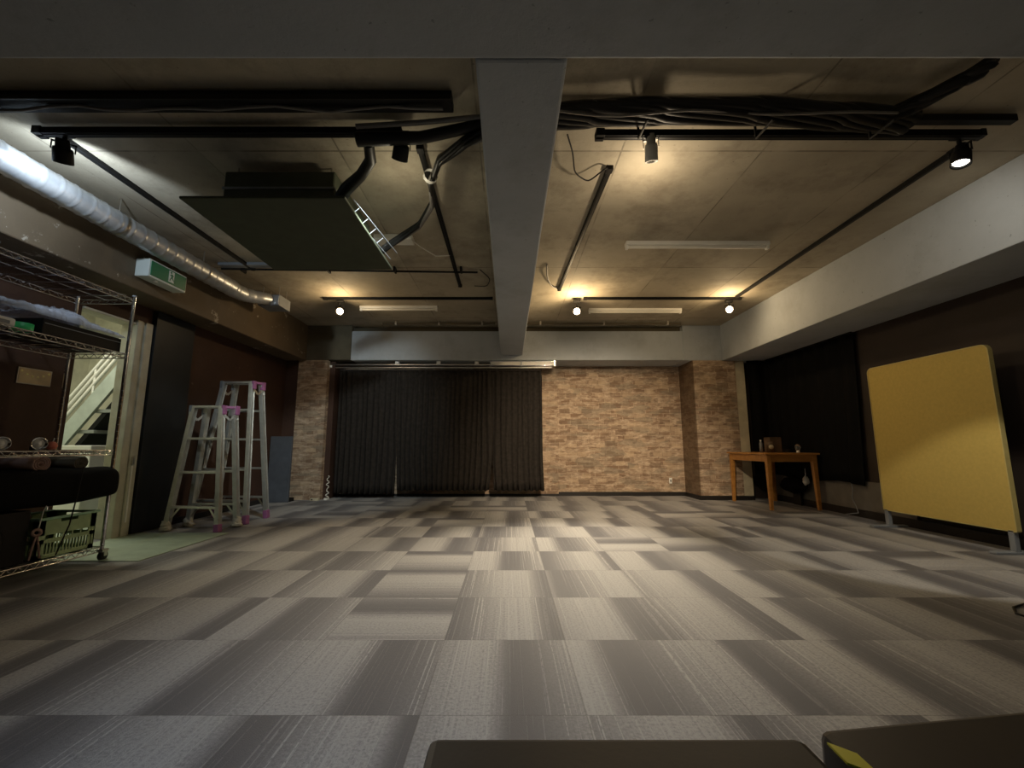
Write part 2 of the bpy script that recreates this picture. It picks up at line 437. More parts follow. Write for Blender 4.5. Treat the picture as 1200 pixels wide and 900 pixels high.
# ------------------------------------------------------------------ ceiling services
def duct():
    cx, cz = -2.946, 2.457
    r = thing('ventilation_duct', 'long shiny silver spiral duct along the left ceiling edge', 'duct', (cx, 3.4, cz))
    prof = []; n = 252; L = 2.95
    for i in range(n+1):
        h = L*i/n; prof.append((h, .085 + (.0048 if i % 9 == 0 else 0)))
    MB().rev((cx, 1.38, cz), (0,1,0), prof, 28).build('duct_tube', M['galv'], r)
    e = [(cx, 4.30, cz), (cx, 4.40, 2.452), (-2.925, 4.52, 2.45), (-2.88, 4.62, 2.46), (-2.835, 4.70, 2.475), (-2.80, 4.80, 2.49)]
    pp = []; rr = []
    for i in range(len(e)-1):
        for k in range(6):
            p = V(e[i]).lerp(V(e[i+1]), k/6); pp.append(p); rr.append(.080 + (.005 if k % 2 else 0) - .004*i)
    pp.append(V(e[-1])); rr.append(.06)
    MB().tube(pp, rr, 20).build('flexible_end', M['galv'], r)
    for y in (1.6, 3.0, 3.9):
        MB().rev((cx, y, cz), (0,1,0), [(0,.090),(.012,.092),(.024,.090)], 28).build('strap', M['steel'], r)
        MB().tube([(cx, y+.012, cz+.088), (cx, y+.012, ZS)], .005).build('hanger_rod', M['steel'], r)
duct()
r = thing('duct_box', 'pale grey metal box where the silver duct ends', 'vent box', (-2.80, 4.9, 2.42))
B(-2.93, -2.68, 4.80, 5.05, 2.42, 2.55).build('body', M['greypl'], r, bevel=.005)
B(-2.79, -2.685, 4.792, 4.80, 2.43, 2.54).build('cover', M['galv'], r, bevel=.003)
for x, y in ((-2.9, 4.84), (-2.71, 4.84), (-2.9, 5.0), (-2.71, 5.0)):
    MB().tube([(x, y, 2.55), (x, y, ZS)], .005).build('hanger_rod', M['steel'], r)

# cassette air conditioner with its dark drip panel
r = thing('air_conditioner', 'boxy ceiling air conditioner with wide dark square panel', 'air conditioner', (-1.5, 2.95, 2.3))
B(-1.88, -1.15, 2.60, 3.32, 2.33, 2.6).build('body', M['blackpanel'], r, bevel=.01)
B(-1.885, -1.145, 2.592, 3.325, 2.47, 2.485).build('body_seam', M['greypl'], r)
B(-2.02, -1.0, 2.42, 3.50, 2.295, 2.315).build('panel', M['blackpanel'], r, bevel=.008)
B(-1.60, -1.42, 2.585, 2.60, 2.36, 2.40).build('nameplate', M['greypl'], r)
for x, y in ((-1.83, 2.66), (-1.2, 2.66), (-1.83, 3.26), (-1.2, 3.26)):
    MB().tube([(x, y, 2.6), (x, y, ZS)], .006).build('hanger_rod', M['steel'], r)
g = MB()
for k in range(2): g.beam((-1.08+.055*k, 2.62, 2.36+.05*k), (-1.00+.055*k, 3.42, 2.36+.05*k), .006, .004)
for k in range(4): g.beam((-1.075+.014*k, 2.72+.14*k, 2.36), (-1.02+.014*k, 2.72+.14*k, 2.41), .004, .003)
g.build('side_grille', M['greypl'], r)

# concrete-mounted tracks
def track(name, label, a, b, w=.035, h=.03, group='black lighting tracks on the ceiling', nfeed=1):
    a = V(a); b = V(b)
    c = (a+b)/2
    r = thing(name, label, 'lighting track', (c.x, c.y, c.z))
    r['group'] = group
    d = (b-a).normalized()
    MB().beam(a, b, w, h).build('rail', M['black'], r, bevel=.003)
    MB().beam(a+V((0,0,-h/2-.0015)), b+V((0,0,-h/2-.0015)), w*.35, .003).build('slot', M['rubber'], r)
    MB().beam(a, a+d*.05, w*1.3, h*1.15).build('end_cap', M['blackgl'], r, bevel=.002)
    MB().beam(b-d*.03, b, w*1.2, h*1.1).build('end_cap', M['blackgl'], r, bevel=.002)
    return r
zt = ZS-.0151
track('lighting_track', 'black track along the left ceiling strip beside the silver duct', (-2.70, 2.33, zt), (-2.70, 4.3, zt))
track('lighting_track', 'black track running straight along the right ceiling bay edge', (2.83, 2.45, zt), (2.86, 5.14, zt))
track('lighting_track', 'short slanting black track just right of the central beam', (.68, 2.62, zt), (.605, 4.90, zt))
track('lighting_track', 'short slanting black track just left of the central beam', (-.555, 2.42, zt), (-.565, 4.78, zt))
track('lighting_track', 'far crosswise black track left of the central beam', (-2.35, 5.2, zt), (-.20, 5.2, zt))
track('lighting_track', 'far crosswise black track right of the central beam', (.95, 5.2, zt), (2.95, 5.2, zt))
track('lighting_track', 'near crosswise black track on the left, beneath the cable tray', (-2.75, 2.25, zt-.04), (-.62, 2.25, zt-.04), .045, .04)
track('lighting_track', 'near crosswise black track on the right, beneath the cables', (.51, 2.27, zt-.04), (2.78, 2.27, zt-.04), .045, .04)
for x0, x1, lb in ((-1.9, -.2, 'thin brown conduit at the far end, left of the central beam'), (.28, 2.6, 'thin brown conduit at the far end, right of the central beam')):
    c_ = thing('ceiling_conduit', lb, 'conduit', ((x0+x1)/2, 6.25, 2.62), 'thin ceiling conduits')
    MB().tube([(x0, 6.25, 2.62), (x1, 6.25, 2.62)], .018).build('pipe', M['darkbeam'], c_)
    for x in (x0+.2, (x0+x1)/2, x1-.2): B(x-.012, x+.012, 6.225, 6.275, 2.60, ZS).build('clip', M['steel'], c_)
c_ = thing('ceiling_conduit', 'long thin dark conduit crossing behind the dark square panel', 'conduit', (-1.7, 4.28, 2.62), 'thin ceiling conduits')
MB().tube([(-3.0, 4.24, 2.625), (-.33, 4.33, 2.625)], .011).build('pipe', M['black'], c_)
for x in (-2.8, -1.9, -1.2, -.5): B(x-.01, x+.01, 4.25, 4.33, 2.61, ZS).build('clip', M['black'], c_)
B(-2.98, -2.2, 4.15, 4.23, 2.63, ZS).build('cover_strip', M['greypl'], c_, bevel=.003)

# fluorescent fittings (off)
def fluor(x0, x1, y, lb):
    r = thing('fluorescent_fitting', lb, 'light fitting', ((x0+x1)/2, y, ZS), 'unlit white fluorescent battens')
    B(x0, x1, y-.035, y+.035, 2.625, ZS).build('housing', M['white'], r, bevel=.004)
    MB().tube([(x0+.02, y, 2.612), (x1-.02, y, 2.612)], .014, 12).build('tube', M['white2'], r)
    for x in (x0+.012, x1-.012): B(x-.012, x+.012, y-.02, y+.02, 2.592, 2.627).build('socket', M['white'], r, bevel=.002)
fluor(1.08, 2.40, 3.72, 'unlit white batten light, nearest and longest, right ceiling bay')
fluor(1.10, 2.37, 5.66, 'unlit white batten light at the far end of right ceiling bay')
fluor(-2.0, -.96, 5.55, 'unlit white batten light left of the central beam, far end')
b_ = thing('ceiling_junction_box', 'small white flat box on ceiling right of the dark square panel', 'junction box', (-.98, 3.62, ZS))
B(-1.2, -.86, 3.56, 3.68, 2.61, ZS).build('body', M['white2'], b_, bevel=.004)
MB().tube([(-.86, 3.62, 2.62), (-.8, 3.7, 2.60), (-.7, 3.88, 2.60), (-.55, 3.95, 2.64)], .005).build('lead', M['white2'], b_)

# cable trays and bundles
r = thing('cable_tray', 'long black cable tray crossing left ceiling bay', 'cable tray', (-1.7, 2.07, 2.6))
B(-3.08, -.30, 2.0, 2.10, 2.60, 2.65).build('tray', M['black'], r, bevel=.004)
MB().beam((-3.08, 1.99, 2.60), (-.30, 1.99, 2.60), .008, .03).build('lip', M['rubber'], r)
MB().tube([(-3.05+.15*k, 2.05+.01*math.sin(k), 2.585+.012*math.sin(k*1.7)) for k in range(19)], .008).build('grey_cable', M['greycable'], r)
for x in (-2.6, -1.6, -.75): MB().tube([(x, 2.05, 2.64), (x, 2.05, ZS)], .006).build('hanger', M['steel'], r)
def bundle(pts, n, r, sp, name, mat, root, fl=.35):
    for k in range(n):
        a = 2*PI*k/n; pp = []
        m_ = len(pts)*5
        for i in range(m_+1):
            u = i/m_*(len(pts)-1); j = min(int(u), len(pts)-2); f = u-j
            f2 = f*f*(3-2*f); p = V(pts[j]).lerp(V(pts[j+1]), f2)
            tw = a + i*.22
            pp.append(p + V((0, sp*math.cos(tw), sp*fl*math.sin(tw))))
        MB().tube(pp, r*(1 if k % 2 else .8), 7).build(name, mat if k % 4 else M['greycable'] if r < .02 else mat, root)
r = thing('cable_bundle', 'thick bundle of black cables sagging across right ceiling bay', 'cable bundle', (1.3, 2.05, 2.55))
bundle([(.222, 2.09, 2.56), (.45, 2.06, 2.56), (.8, 2.03, 2.55), (1.3, 2.03, 2.55), (1.8, 2.07, 2.55), (2.2, 2.12, 2.56)], 9, .028, .062, 'cable', M['rubber'], r)
B(.3, 2.85, 2.15, 2.19, 2.60, 2.64).build('tray', M['black'], r)
bundle([(2.0, 2.12, 2.55), (2.12, 2.0, 2.56), (2.22, 1.86, 2.57), (2.27, 1.78, 2.58)], 5, .026, .04, 'cable', M['rubber'], r)
MB().tube([(.225+.12*k, 1.98+.02*math.sin(k*.9), 2.50+.015*math.cos(k*.8)) for k in range(16)], .006).build('grey_cable', M['greycable'], r)
for x in (.72, 1.37, 2.0): MB().tube([(x, 1.99, 2.47), (x, 2.14, 2.48), (x, 2.15, ZS)], .007).build('strap', M['black'], r)
r = thing('cable_bundle', 'black cables dropping from central beam towards the dark panel', 'cable bundle', (-.5, 2.5, 2.5))
bundle([(-.128, 2.13, 2.50), (-.25, 2.2, 2.50), (-.42, 2.38, 2.52), (-.52, 2.62, 2.53), (-.56, 2.9, 2.54), (-.70, 3.15, 2.52), (-1.02, 3.38, 2.45), (-1.10, 3.42, 2.42)], 5, .016, .022, 'cable', M['rubber'], r, .8)
MB().rev((-.50, 2.53, 2.525), (-.2, .4, .0), [(0,.045),(.03,.045)], 12).build('cable_tie', M['white'], r)
r = thing('insulated_pipe', 'thick black insulated pipe lying beneath left ceiling track', 'pipe', (-.6, 2.2, 2.54))
MB().tube([(-.86, 2.2, 2.52), (-.5, 2.2, 2.53), (-.125, 2.13, 2.56)], [.04,.034,.03], 14).build('pipe', M['rubber'], r)
MB().tube([(-.80, 2.22, 2.51), (-.83, 2.35, 2.50), (-.92, 2.45, 2.47), (-1.05, 2.55, 2.44), (-1.13, 2.65, 2.43)], [.03,.034,.034,.04,.04], 12).build('branch', M['rubber'], r)
MB().tube([(-.85, 2.15, 2.56), (-.5, 2.14, 2.575), (-.125, 2.10, 2.58)], .014).build('grey_cable', M['greycable'], r)

# thin loose wires at the ceiling
def wire(pts, lb, r=.005, mat='rubber'):
    pp = []
    for i in range(len(pts)-1):
        for k in range(6):
            f = k/6; pp.append(V(pts[i]).lerp(V(pts[i+1]), f))
    pp.append(V(pts[-1]))
    for _ in range(3):
        pp = [pp[0]] + [(pp[i-1]+pp[i]*2+pp[i+1])/4 for i in range(1, len(pp)-1)] + [pp[-1]]
    return tag(MB().tube(pp, r, 6).build('ceiling_wire', M[mat]), lb, 'wire', 'loose ceiling wires')
wire([(.35, 2.3, 2.63), (.40, 2.42, 2.60), (.44, 2.62, 2.60), (.55, 2.72, 2.60), (.64, 2.6, 2.62), (.67, 2.63, 2.64)], 'thin looping wire above the slanting track right of central beam')
wire([(.40, 4.2, 2.655), (.42, 4.45, 2.62), (.50, 4.75, 2.63), (.60, 4.9, 2.655)], 'pale short wire beside far end of slanting track, right bay', .008, 'greycable')
wire([(-.3, 4.3, 2.64), (-.2, 4.5, 2.62), (-.25, 4.75, 2.63), (-.4, 4.8, 2.655)], 'thin wire curling left of the central beam near the far end')
wire([(-.43, 1.6, 2.65), (-.35, 1.68, 2.63), (-.22, 1.72, 2.63), (-.18, 1.73, 2.65)], 'dark stub of cable near front beam, left of central beam', .014)
wire([(.28, 1.72, 2.65), (.34, 1.72, 2.63), (.45, 1.74, 2.64), (.62, 1.76, 2.65)], 'dark stub of cable near front beam, right of central beam', .012)

# ------------------------------------------------------------------ track spotlights
def spot(p, d, lb, mat='black', bulb=None, top=ZS-.04, L=.13, R=.045, drop=.08):
    """p: centre of head; d: aim"""
    p = V(p); d = V(d).normalized()
    r = thing('track_spotlight', lb, 'spotlight', (p.x, p.y, top), 'track spotlights')
    mm = M[mat]
    B(p.x-.045, p.x+.045, p.y-.018, p.y+.018, top-.03, top+.0).build('adapter', mm, r, bevel=.004)
    MB().tube([(p.x, p.y, top-.02), (p.x, p.y, p.z+.045)], .011, 10).build('stem', mm, r)
    s = d.cross(V((0,0,1))); s = s.normalized() if s.length > .01 else V((1,0,0))
    y = MB(); c = V((p.x, p.y, p.z+.05))
    for q in (-1, 1): y.beam(c + s*q*(R+.006), p + s*q*(R+.006), .012, .004, s)
    y.beam(c - s*(R+.01), c + s*(R+.01), .014, .006); y.build('yoke', mm, r)
    h = MB().rev(p - d*L*.5, d, [(0,.0),(0,R*.62),(.01,R*.7),(L*.35,R*.74),(L*.38,R*.95),(L*.45,R),(L,R*1.04),(L+.002,R*.98),(L-.02,R*.86),(L-.03,0)], 28)
    hd = h.build('head', mm, r)
    if bulb: MB().rev(p + d*(L*.5-.028), d, [(0,R*.84),(.012,R*.8),(.022,R*.55),(.028,.0)], 24).build('lens', M[bulb], hd)
    else: MB().rev(p + d*(L*.5-.028), d, [(0,R*.84),(.004,R*.5),(.006,.0)], 24).build('lens', M['greypl'], hd)
    return r

def lamp(name, p, aim, W, col, ang=60, blend=.6, rad=.03):
    l = bpy.data.lights.new(name, 'SPOT'); l.energy = W; l.color = col
    l.spot_size = math.radians(ang); l.spot_blend = blend; l.shadow_soft_size = rad
    o = bpy.data.objects.new(name, l); C.objects.link(o); o.location = p
    o.rotation_euler = (V(aim)-V(p)).to_track_quat('-Z', 'Y').to_euler(); return o
def point(name, p, W, col, rad=.05):
    l = bpy.data.lights.new(name, 'POINT'); l.energy = W; l.color = col; l.shadow_soft_size = rad
    o = bpy.data.objects.new(name, l); C.objects.link(o); o.location = p; return o
WARM = (1.0,.72,.40); WARM2 = (1.0,.84,.62); COOL = (.6,.8,1.0); NEUT = (1.0,.9,.74)
far = [((-2.13, 5.2, 2.475), (-.6, 3.3, 0), 'lit warm spotlight on the far left track, above the black curtain'),
       ((.862, 5.2, 2.475), (.45, 3.35, 0), 'lit warm spotlight on the far track just right of central beam'),
       ((2.79, 5.2, 2.50), (1.2, 3.4, 0), 'lit warm spotlight at the far right corner of the tracks')]
FW = (150, 560, 30); FP = (8, 20, 10)
for i, (p, aim, lb) in enumerate(far):
    d = (V((0, 0, .8))-V(p)).normalized()
    spot(p, d, lb, 'black', 'warmbulb')
    lamp('far_spot_lamp', V(p)+d*.12, aim, FW[i], WARM2, (80, 60, 80)[i], 1.0, .03)
    point('far_spot_spill', V(p)+d*.14, FP[i], WARM, .03)
n1 = (-2.60, 2.27, 2.50)
spot(n1, (-.35, .5, -.9), 'black spotlight left of the dark panel, shining at the silver duct', 'black')
spot((-.626, 2.27, 2.52), (-.35, .75, -.8), 'black spotlight hanging beneath cables left of central beam', 'black')
spot((.84, 2.29, 2.535), (.10, .35, -.95), 'white cylinder spotlight hanging on the near right track', 'white2', L=.15, R=.036)
spot((2.66, 2.29, 2.49), (-.25, -.05, -1), 'lit black spotlight at right end of the near right track', 'black', 'coolbulb')
lamp('duct_lamp', (-2.60, 2.34, 2.42), (-3.2, 2.85, 2.42), 17, (.74,.87,1.0), 160, .4, .02)
lamp('left_wash_lamp', (-.66, 2.35, 2.45), (-2.75, 6.3, .95), 225, (.86,.95,.93), 54, .8, .03)
lamp('brick_lamp', (.86, 2.36, 2.45), (1.30, 7.0, -.1), 640, (1.0,.80,.56), 60, .9, .03)
point('brick_spill', (.93, 2.62, 2.36), 8, (1.0,.8,.55), .03)
point('left_spill', (-.72, 2.62, 2.38), 2.2, (1.0,.88,.62), .03)
lamp('right_lamp', (2.62, 2.27, 2.40), (3.0, 3.22, .40), 80, NEUT, 54, .25, .03)
lamp('right_spill', (2.64, 2.33, 2.38), (3.5, 3.0, 2.15), 9, NEUT, 95, 1.0, .03)
# lamps of the rest of the room, behind the camera
lamp('room_lamp_cool', (-.9, -.2, 2.5), (-.40, 1.6, 0), 80, (.35,.62,1.0), 58, 1.0, .08)
lamp('room_lamp_back', (1.2, -.4, 2.5), (.9, 2.6, 0), 12, (1.0,.9,.78), 80, 1.0, .08)
# stairwell daylight-white ceiling light
al = bpy.data.lights.new('stairwell_lamp', 'AREA'); al.energy = 45; al.color = (1.0,1.0,.80); al.size = .9
ao = bpy.data.objects.new('stairwell_lamp', al); C.objects.link(ao); ao.location = (-4.6, 4.0, 3.1)

# ------------------------------------------------------------------ exit sign
r = thing('exit_sign', 'green and white running man exit sign on left brown beam', 'exit sign', (-3.06, 3.6, 2.2))
B(-3.13, -3.012, 3.40, 3.815, 2.205, 2.36).build('housing', M['signwhite'], r, bevel=.006)
pn = B(-3.012, -3.006, 3.418, 3.80, 2.222, 2.345).build('sign_panel', M['signgreen'], r)
def on(outl):  # outline in (y, z) drawn on the panel
    g_ = MB(); g_.prism(outl, -3.006, -3.0035, 'x'); return g_
B(-3.006, -3.004, 3.60, 3.66, 2.235, 2.335).build('pictogram_door', M['signwhite'], pn)
g_ = MB()
g_.prism([(3.622+.009*math.cos(k*PI/5), 2.322+.009*math.sin(k*PI/5)) for k in range(10)], -3.004, -3.0025, 'x')
for a, b, w in (((3.628,2.310),(3.636,2.280),.016), ((3.630,2.306),(3.612,2.294),.006), ((3.632,2.306),(3.650,2.296),.006),
                ((3.636,2.282),(3.620,2.266),.008), ((3.620,2.266),(3.612,2.246),.007), ((3.636,2.282),(3.650,2.262),.008), ((3.650,2.262),(3.66,2.25),.006)):
    g_.beam((-3.0032, *a), (-3.0032, *b), .0015, w, (0,0,1)) if False else g_.beam((-3.0032, *a), (-3.0032, *b), w, .0015, (1,0,0))
g_.build('pictogram_man', M['signgreen'], pn)
B(-3.06, -3.035, 3.50, 3.53, 2.19, 2.205).build('test_switch', M['white'], r, bevel=.003)

# ------------------------------------------------------------------ wire rack
RX0, RX1, RY0, RY1 = -3.30, -2.865, 2.25, 3.14
r = thing('wire_shelf_rack', 'tall chrome wire shelf rack on castors by the doorway', 'shelf rack', (-3.08, 2.7, 0))
for x in (RX0, RX1):
    for y in (RY0, RY1):
        q = MB().tube([(x, y, .075), (x, y, 1.93)], .0125, 12)
        for k in range(36): q.rev((x, y, .10+k*.05), (0,0,1), [(0,.0125),(.002,.0138),(.004,.0125)], 12)
        po = q.build('post', M['chrome'], r)
        MB().rev((x, y, 1.93), (0,0,1), [(-.005,.0145),(.004,.0145),(.008,.008),(.009,0)], 12).build('post_cap', M['greypl'], po)
        ca = MB().rev((x-.014, y+.012, .032), (1,0,0), [(0,0),(0,.026),(.004,.032),(.024,.032),(.028,.026),(.028,0)], 20).build('castor', M['rubber'], r)
        MB().box(x-.02, x+.02, y-.015, y+.035, .058, .078).box(x-.021, x-.016, y-.0, y+.025, .03, .07).box(x+.016, x+.021, y-.0, y+.025, .03, .07).build('castor_fork', M['steel'], ca, bevel=.002)
def shelf(z, mat='chrome', y0=RY0, y1=RY1):
    q = MB()
    for zz in (z-.032, z): # rim wires
        for x in (RX0, RX1): q.tube([(x, y0, zz), (x, y1, zz)], .0042, 6)
        for y in (y0, y1): q.tube([(RX0, y, zz), (RX1, y, zz)], .0042, 6)
    for x in (RX0, RX1): # snake wire
        n = int((y1-y0)/.03); q.tube([(x, y0+(y1-y0)*k/n, z-.032 if k % 2 else z) for k in range(n+1)], .003, 5)
    for y in (y0, y1):
        n = int((RX1-RX0)/.03); q.tube([(RX0+(RX1-RX0)*k/n, y, z-.032 if k % 2 else z) for k in range(n+1)], .003, 5)
    n = int((y1-y0)/.032)
    for k in range(1, n): y = y0+(y1-y0)*k/n; q.tube([(RX0, y, z+.003), (RX1, y, z+.003)], .0017, 5)
    for x in (RX0+.22,): q.tube([(x, y0, z-.004), (x, y1, z-.004)], .003, 6)
    for k in range(1, 7): y = y0+(y1-y0)*k/7; q.tube([(RX0, y, z-.012), (RX1, y, z-.012)], .0055, 8)
    return q.build('shelf', M[mat], r)
for z in (1.905, 1.478, .765, .545, .095): shelf(z)
# things on the rack
T = 'things stored on the wire rack'
o = thing('equipment_case', 'long flat black case on the second wire shelf down', 'case', (-3.08, 2.83, 1.484))
B(-3.27, -2.882, 2.56, 3.10, 1.484, 1.585).build('body', M['blackgl'], o, bevel=.006)
B(-2.882, -2.879, 2.57, 3.09, 1.553, 1.557).build('lid_seam', M['greypl'], o)
from mathutils import noise as NZ
def bagf(u, v):
    y = 2.30+.80*v; x = -3.25+.40*u
    e = math.sin(PI*u)**.35*math.sin(PI*min(1, max(0, v)))**.45
    k = .5+.5*NZ.noise(V((x*7, y*6, 1.3)))
    k2 = NZ.noise(V((x*17, y*15, 4.1))) + .6*NZ.noise(V((x*41, y*37, 2.1)))
    return (x+.012*k2, y+.01*k2, 1.592 + e*(.05+.115*k*(1.25-.75*v)) + .026*k2*e)
o = thing('plastic_bag', 'crumpled clear plastic bag lying on top of the black case', 'plastic bag', (-3.05, 2.7, 1.59))
MB().sheet(bagf, 60, 90).build('film', M['film'], o, solid=.0012)
o = thing('adhesive_tape_roll', 'bright green roll of tape on the second wire shelf', 'tape roll', (-2.93, 2.49, 1.484))
c = (-2.93, 2.49, 1.482)
MB().rev(c, (0,0,1), [(0,.052),(.0,.03),(.045,.03),(.045,.052),(0,.052)], 28).build('tape', M['green'], o)
MB().rev(c, (0,0,1), [(.001,.030),(.001,.027),(.044,.027),(.044,.030)], 28).build('core', M['cream'], o)
o = thing('white_plug_adapter', 'small rounded white device beside the green tape roll', 'device', (-2.91, 2.31, 1.484))
B(-2.96, -2.885, 2.31, 2.425, 1.484, 1.535).build('body', M['white'], o, bevel=.012)
B(-2.885, -2.882, 2.34, 2.39, 1.495, 1.515).build('port', M['greypl'], o)
for y, lb in ((2.50, 'round silver lamp head nearest frame edge on the middle wire shelf'), (2.70, 'round silver lamp head beside doorway side of the middle wire shelf')):
    o = thing('clip_lamp', lb, 'clip lamp', (-2.93, y, .769), 'small silver clip lamps')
    c = V((-2.97, y, .811))
    MB().rev(c, (1,-.45,0), [(0,0),(0,.018),(.02,.022),(.045,.036),(.065,.040),(.066,.036),(.05,.028),(.04,0)], 24).build('reflector', M['chrome'], o)
    MB().rev(c+V((.04,-.018,0)), (1,-.45,0), [(0,.02),(.012,.016),(.018,0)], 16).build('bulb', M['white'], o)
    MB().box(-2.985, -2.955, y-.015, y+.015, .769, .80).build('clip', M['blackgl'], o, bevel=.003)
o = thing('small_ornament', 'small coral red ball on the middle wire shelf by the post', 'ball', (-3.2, 3.05, .769))
MB().blob((-3.2, 3.02, .798), (.03,.03,.03), 3, .1).build('body', M['red'], o)
MB().tube([(-3.2, 3.02, .82), (-3.19, 3.02, .84), (-3.2, 3.03, .85)], .003).build('loop', M['white'], o)
for (y, lb, s) in ((2.72, 'dusty pink rolled cloth under the middle shelf, left one', .05), (2.97, 'dark rolled cloth under the middle shelf, right one', .045)):
    o = thing('rolled_cloth', lb, 'cloth roll', (-3.0, y, .65), 'rolled cloths on the lower shelf')
    q = MB()
    sp_ = [(-2.93, y + (.012+s*.9*k/40)*math.cos(k*.5), .645+s*.8 + (.012+s*.75*k/40)*math.sin(k*.5)) for k in range(41)]
    n0 = len(sp_); vs = sp_ + [(-3.22, b_, c_2) for _, b_, c_2 in sp_]
    q.add(vs, [(i, i+1, n0+i+1, n0+i) for i in range(n0-1)], True)
    q.build('cloth', M['pinkcloth'] if y < 2.8 else M['darkbeam'], o, solid=.006)
# black padded bag draped over the lower shelf
def cushf():
    q = MB(); n = 24; prof = []
    for k in range(n):
        a = 2*PI*k/n
        cx = abs(math.cos(a))**.5*(1 if math.cos(a) > 0 else -1); cz = abs(math.sin(a))**.5*(1 if math.sin(a) > 0 else -1)
        prof.append((cx, cz))
    rows = [(2.30,.5),(2.33,.8),(2.42,.92),(2.60,1),(2.85,1.02),(3.05,1),(3.15,.97),(3.185,.85),(3.20,.5)]
    vs = []; fs = []
    for y, s in rows:
        for cx, cz in prof:
            sg = .012*math.sin(y*14+cx*3)
            vs.append((-3.02+.215*cx*s, y, .535+sg+(.115+.0*y)*cz*s))
    for j in range(len(rows)-1):
        for k in range(n): fs.append((j*n+k, (j+1)*n+k, (j+1)*n+(k+1) % n, j*n+(k+1) % n))
    q.add(vs, fs, True); q.add(vs[:n], [tuple(range(n))]); q.add(vs[-n:], [tuple(range(n))[::-1]])
    return q
o = thing('padded_bag', 'black padded bag lying on the lower wire shelf above the crate', 'bag', (-3.0, 2.75, .55))
cushf().build('body', M['curt2'], o, sub=1)
MB().tube([(-2.80, 2.86, .66), (-2.785, 2.84, .60), (-2.79, 2.83, .45), (-2.80, 2.82, .30), (-2.84, 2.80, .12)], .004).build('cord', M['rubber'], o)
# crate with perforated sides
o = thing('plastic_crate', 'pale green slotted plastic crate on the bottom wire shelf', 'crate', (-3.04, 2.95, .1))
cy0, cy1, cx0, cx1, cz0, cz1 = 2.72, 3.09, -3.2, -2.885, .10, .345
q = MB()
def slotted(axis, pos, a0, a1, th):
    """a side wall made of bars leaving slots"""
    def bx(u0, u1, z0, z1):
        if axis == 'x': q.box(pos-th, pos, u0, u1, z0, z1)
        else: q.box(u0, u1, pos-th, pos, z0, z1)
    bx(a0, a1, cz0, cz0+.03); bx(a0, a1, cz1-.10, cz1-.03)
    bx(a0, a1, cz0+.095, cz0+.12); n = int((a1-a0)/.02)
    for k in range(n+1):
        u = a0+(a1-a0-.008)*k/n
        bx(u, u+.008, cz0+.03, cz0+.095)
    bx(a0, a0+.04, cz0, cz1); bx(a1-.04, a1, cz0, cz1)
    for k in range(6):
        u = a0+.04+(a1-a0-.088)*k/5; bx(u, u+.008, cz0+.12, cz1-.1)
    md = (a0+a1)/2
    bx(a0, md-.055, cz1-.03, cz1); bx(md+.055, a1, cz1-.03, cz1); bx(md-.055, md+.055, cz1-.006, cz1)
slotted('x', cx1, cy0, cy1, .004); slotted('x', cx0+.004, cy0, cy1, .004)
slotted('y', cy0+.004, cx0, cx1, .004); slotted('y', cy1, cx0, cx1, .004)
q.box(cx0, cx1, cy0, cy1, cz0, cz0+.006)
q.build('basket', M['crate'], o)
MB().box(cx1-.004, cx1+.012, cy0-.012, cy1+.012, cz1-.008, cz1+.008).box(cx0-.012, cx0+.004, cy0-.012, cy1+.012, cz1-.008, cz1+.008).box(cx0, cx1, cy0-.012, cy0+.004, cz1-.008, cz1+.008).box(cx0, cx1, cy1-.004, cy1+.012, cz1-.008, cz1+.008).build('rim', M['cratel'], o, bevel=.003)
o = thing('loudspeaker', 'black boxy speaker on the bottom wire shelf left of the crate', 'speaker', (-3.05, 2.48, .1))
B(-3.24, -2.90, 2.27, 2.68, .10, .41).build('cabinet', M['blackgl'], o, bevel=.008)
MB().rev((-2.9, 2.45, .25), (1,0,0), [(0,.10),(.006,.10),(.006,.085),(-.0,.05),(.003,0)], 28).build('woofer', M['rubber'], o)
o = thing('hanging_cord_loop', 'faded cord loop with round tag hanging before the crate', 'cord', (-2.86, 2.70, .3))
q = MB().rev((-2.87, 2.695, .275), (1,-.5,0), [(0,.010),(0,.026),(.006,.026),(.006,.010),(0,.010)], 20); q.build('ring', M['pinkcloth'], o)
MB().tube([(-2.865, 2.69, .25), (-2.862, 2.675, .19), (-2.862, 2.665, .12)], .006).build('cord', M['pinkcloth'], o)
MB().tube([(-2.865, 2.70, .25), (-2.862, 2.71, .19), (-2.862, 2.725, .12)], .006).build('cord', M['pinkcloth'], o)
MB().tube([(-2.865, 2.70, .30), (-2.862, 2.71, .40), (-2.85, 2.74, .50)], .003).build('string', M['white'], o)

# picture on left wall
o = thing('framed_picture', 'small picture with painted light reflections on left brown wall', 'picture', (XL, 3.06, 1.29))
B(XL+.0, XL+.008, 2.95, 3.175, 1.235, 1.35).build('frame', M['steel'], o, bevel=.002)
pp = B(XL+.008, XL+.010, 2.958, 3.167, 1.242, 1.343).build('print', M['print'], o)
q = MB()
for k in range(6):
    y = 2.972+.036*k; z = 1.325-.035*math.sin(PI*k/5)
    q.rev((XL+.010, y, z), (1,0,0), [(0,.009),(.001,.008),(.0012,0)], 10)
q.build('reflection_dots', M['reflectdot'], pp)

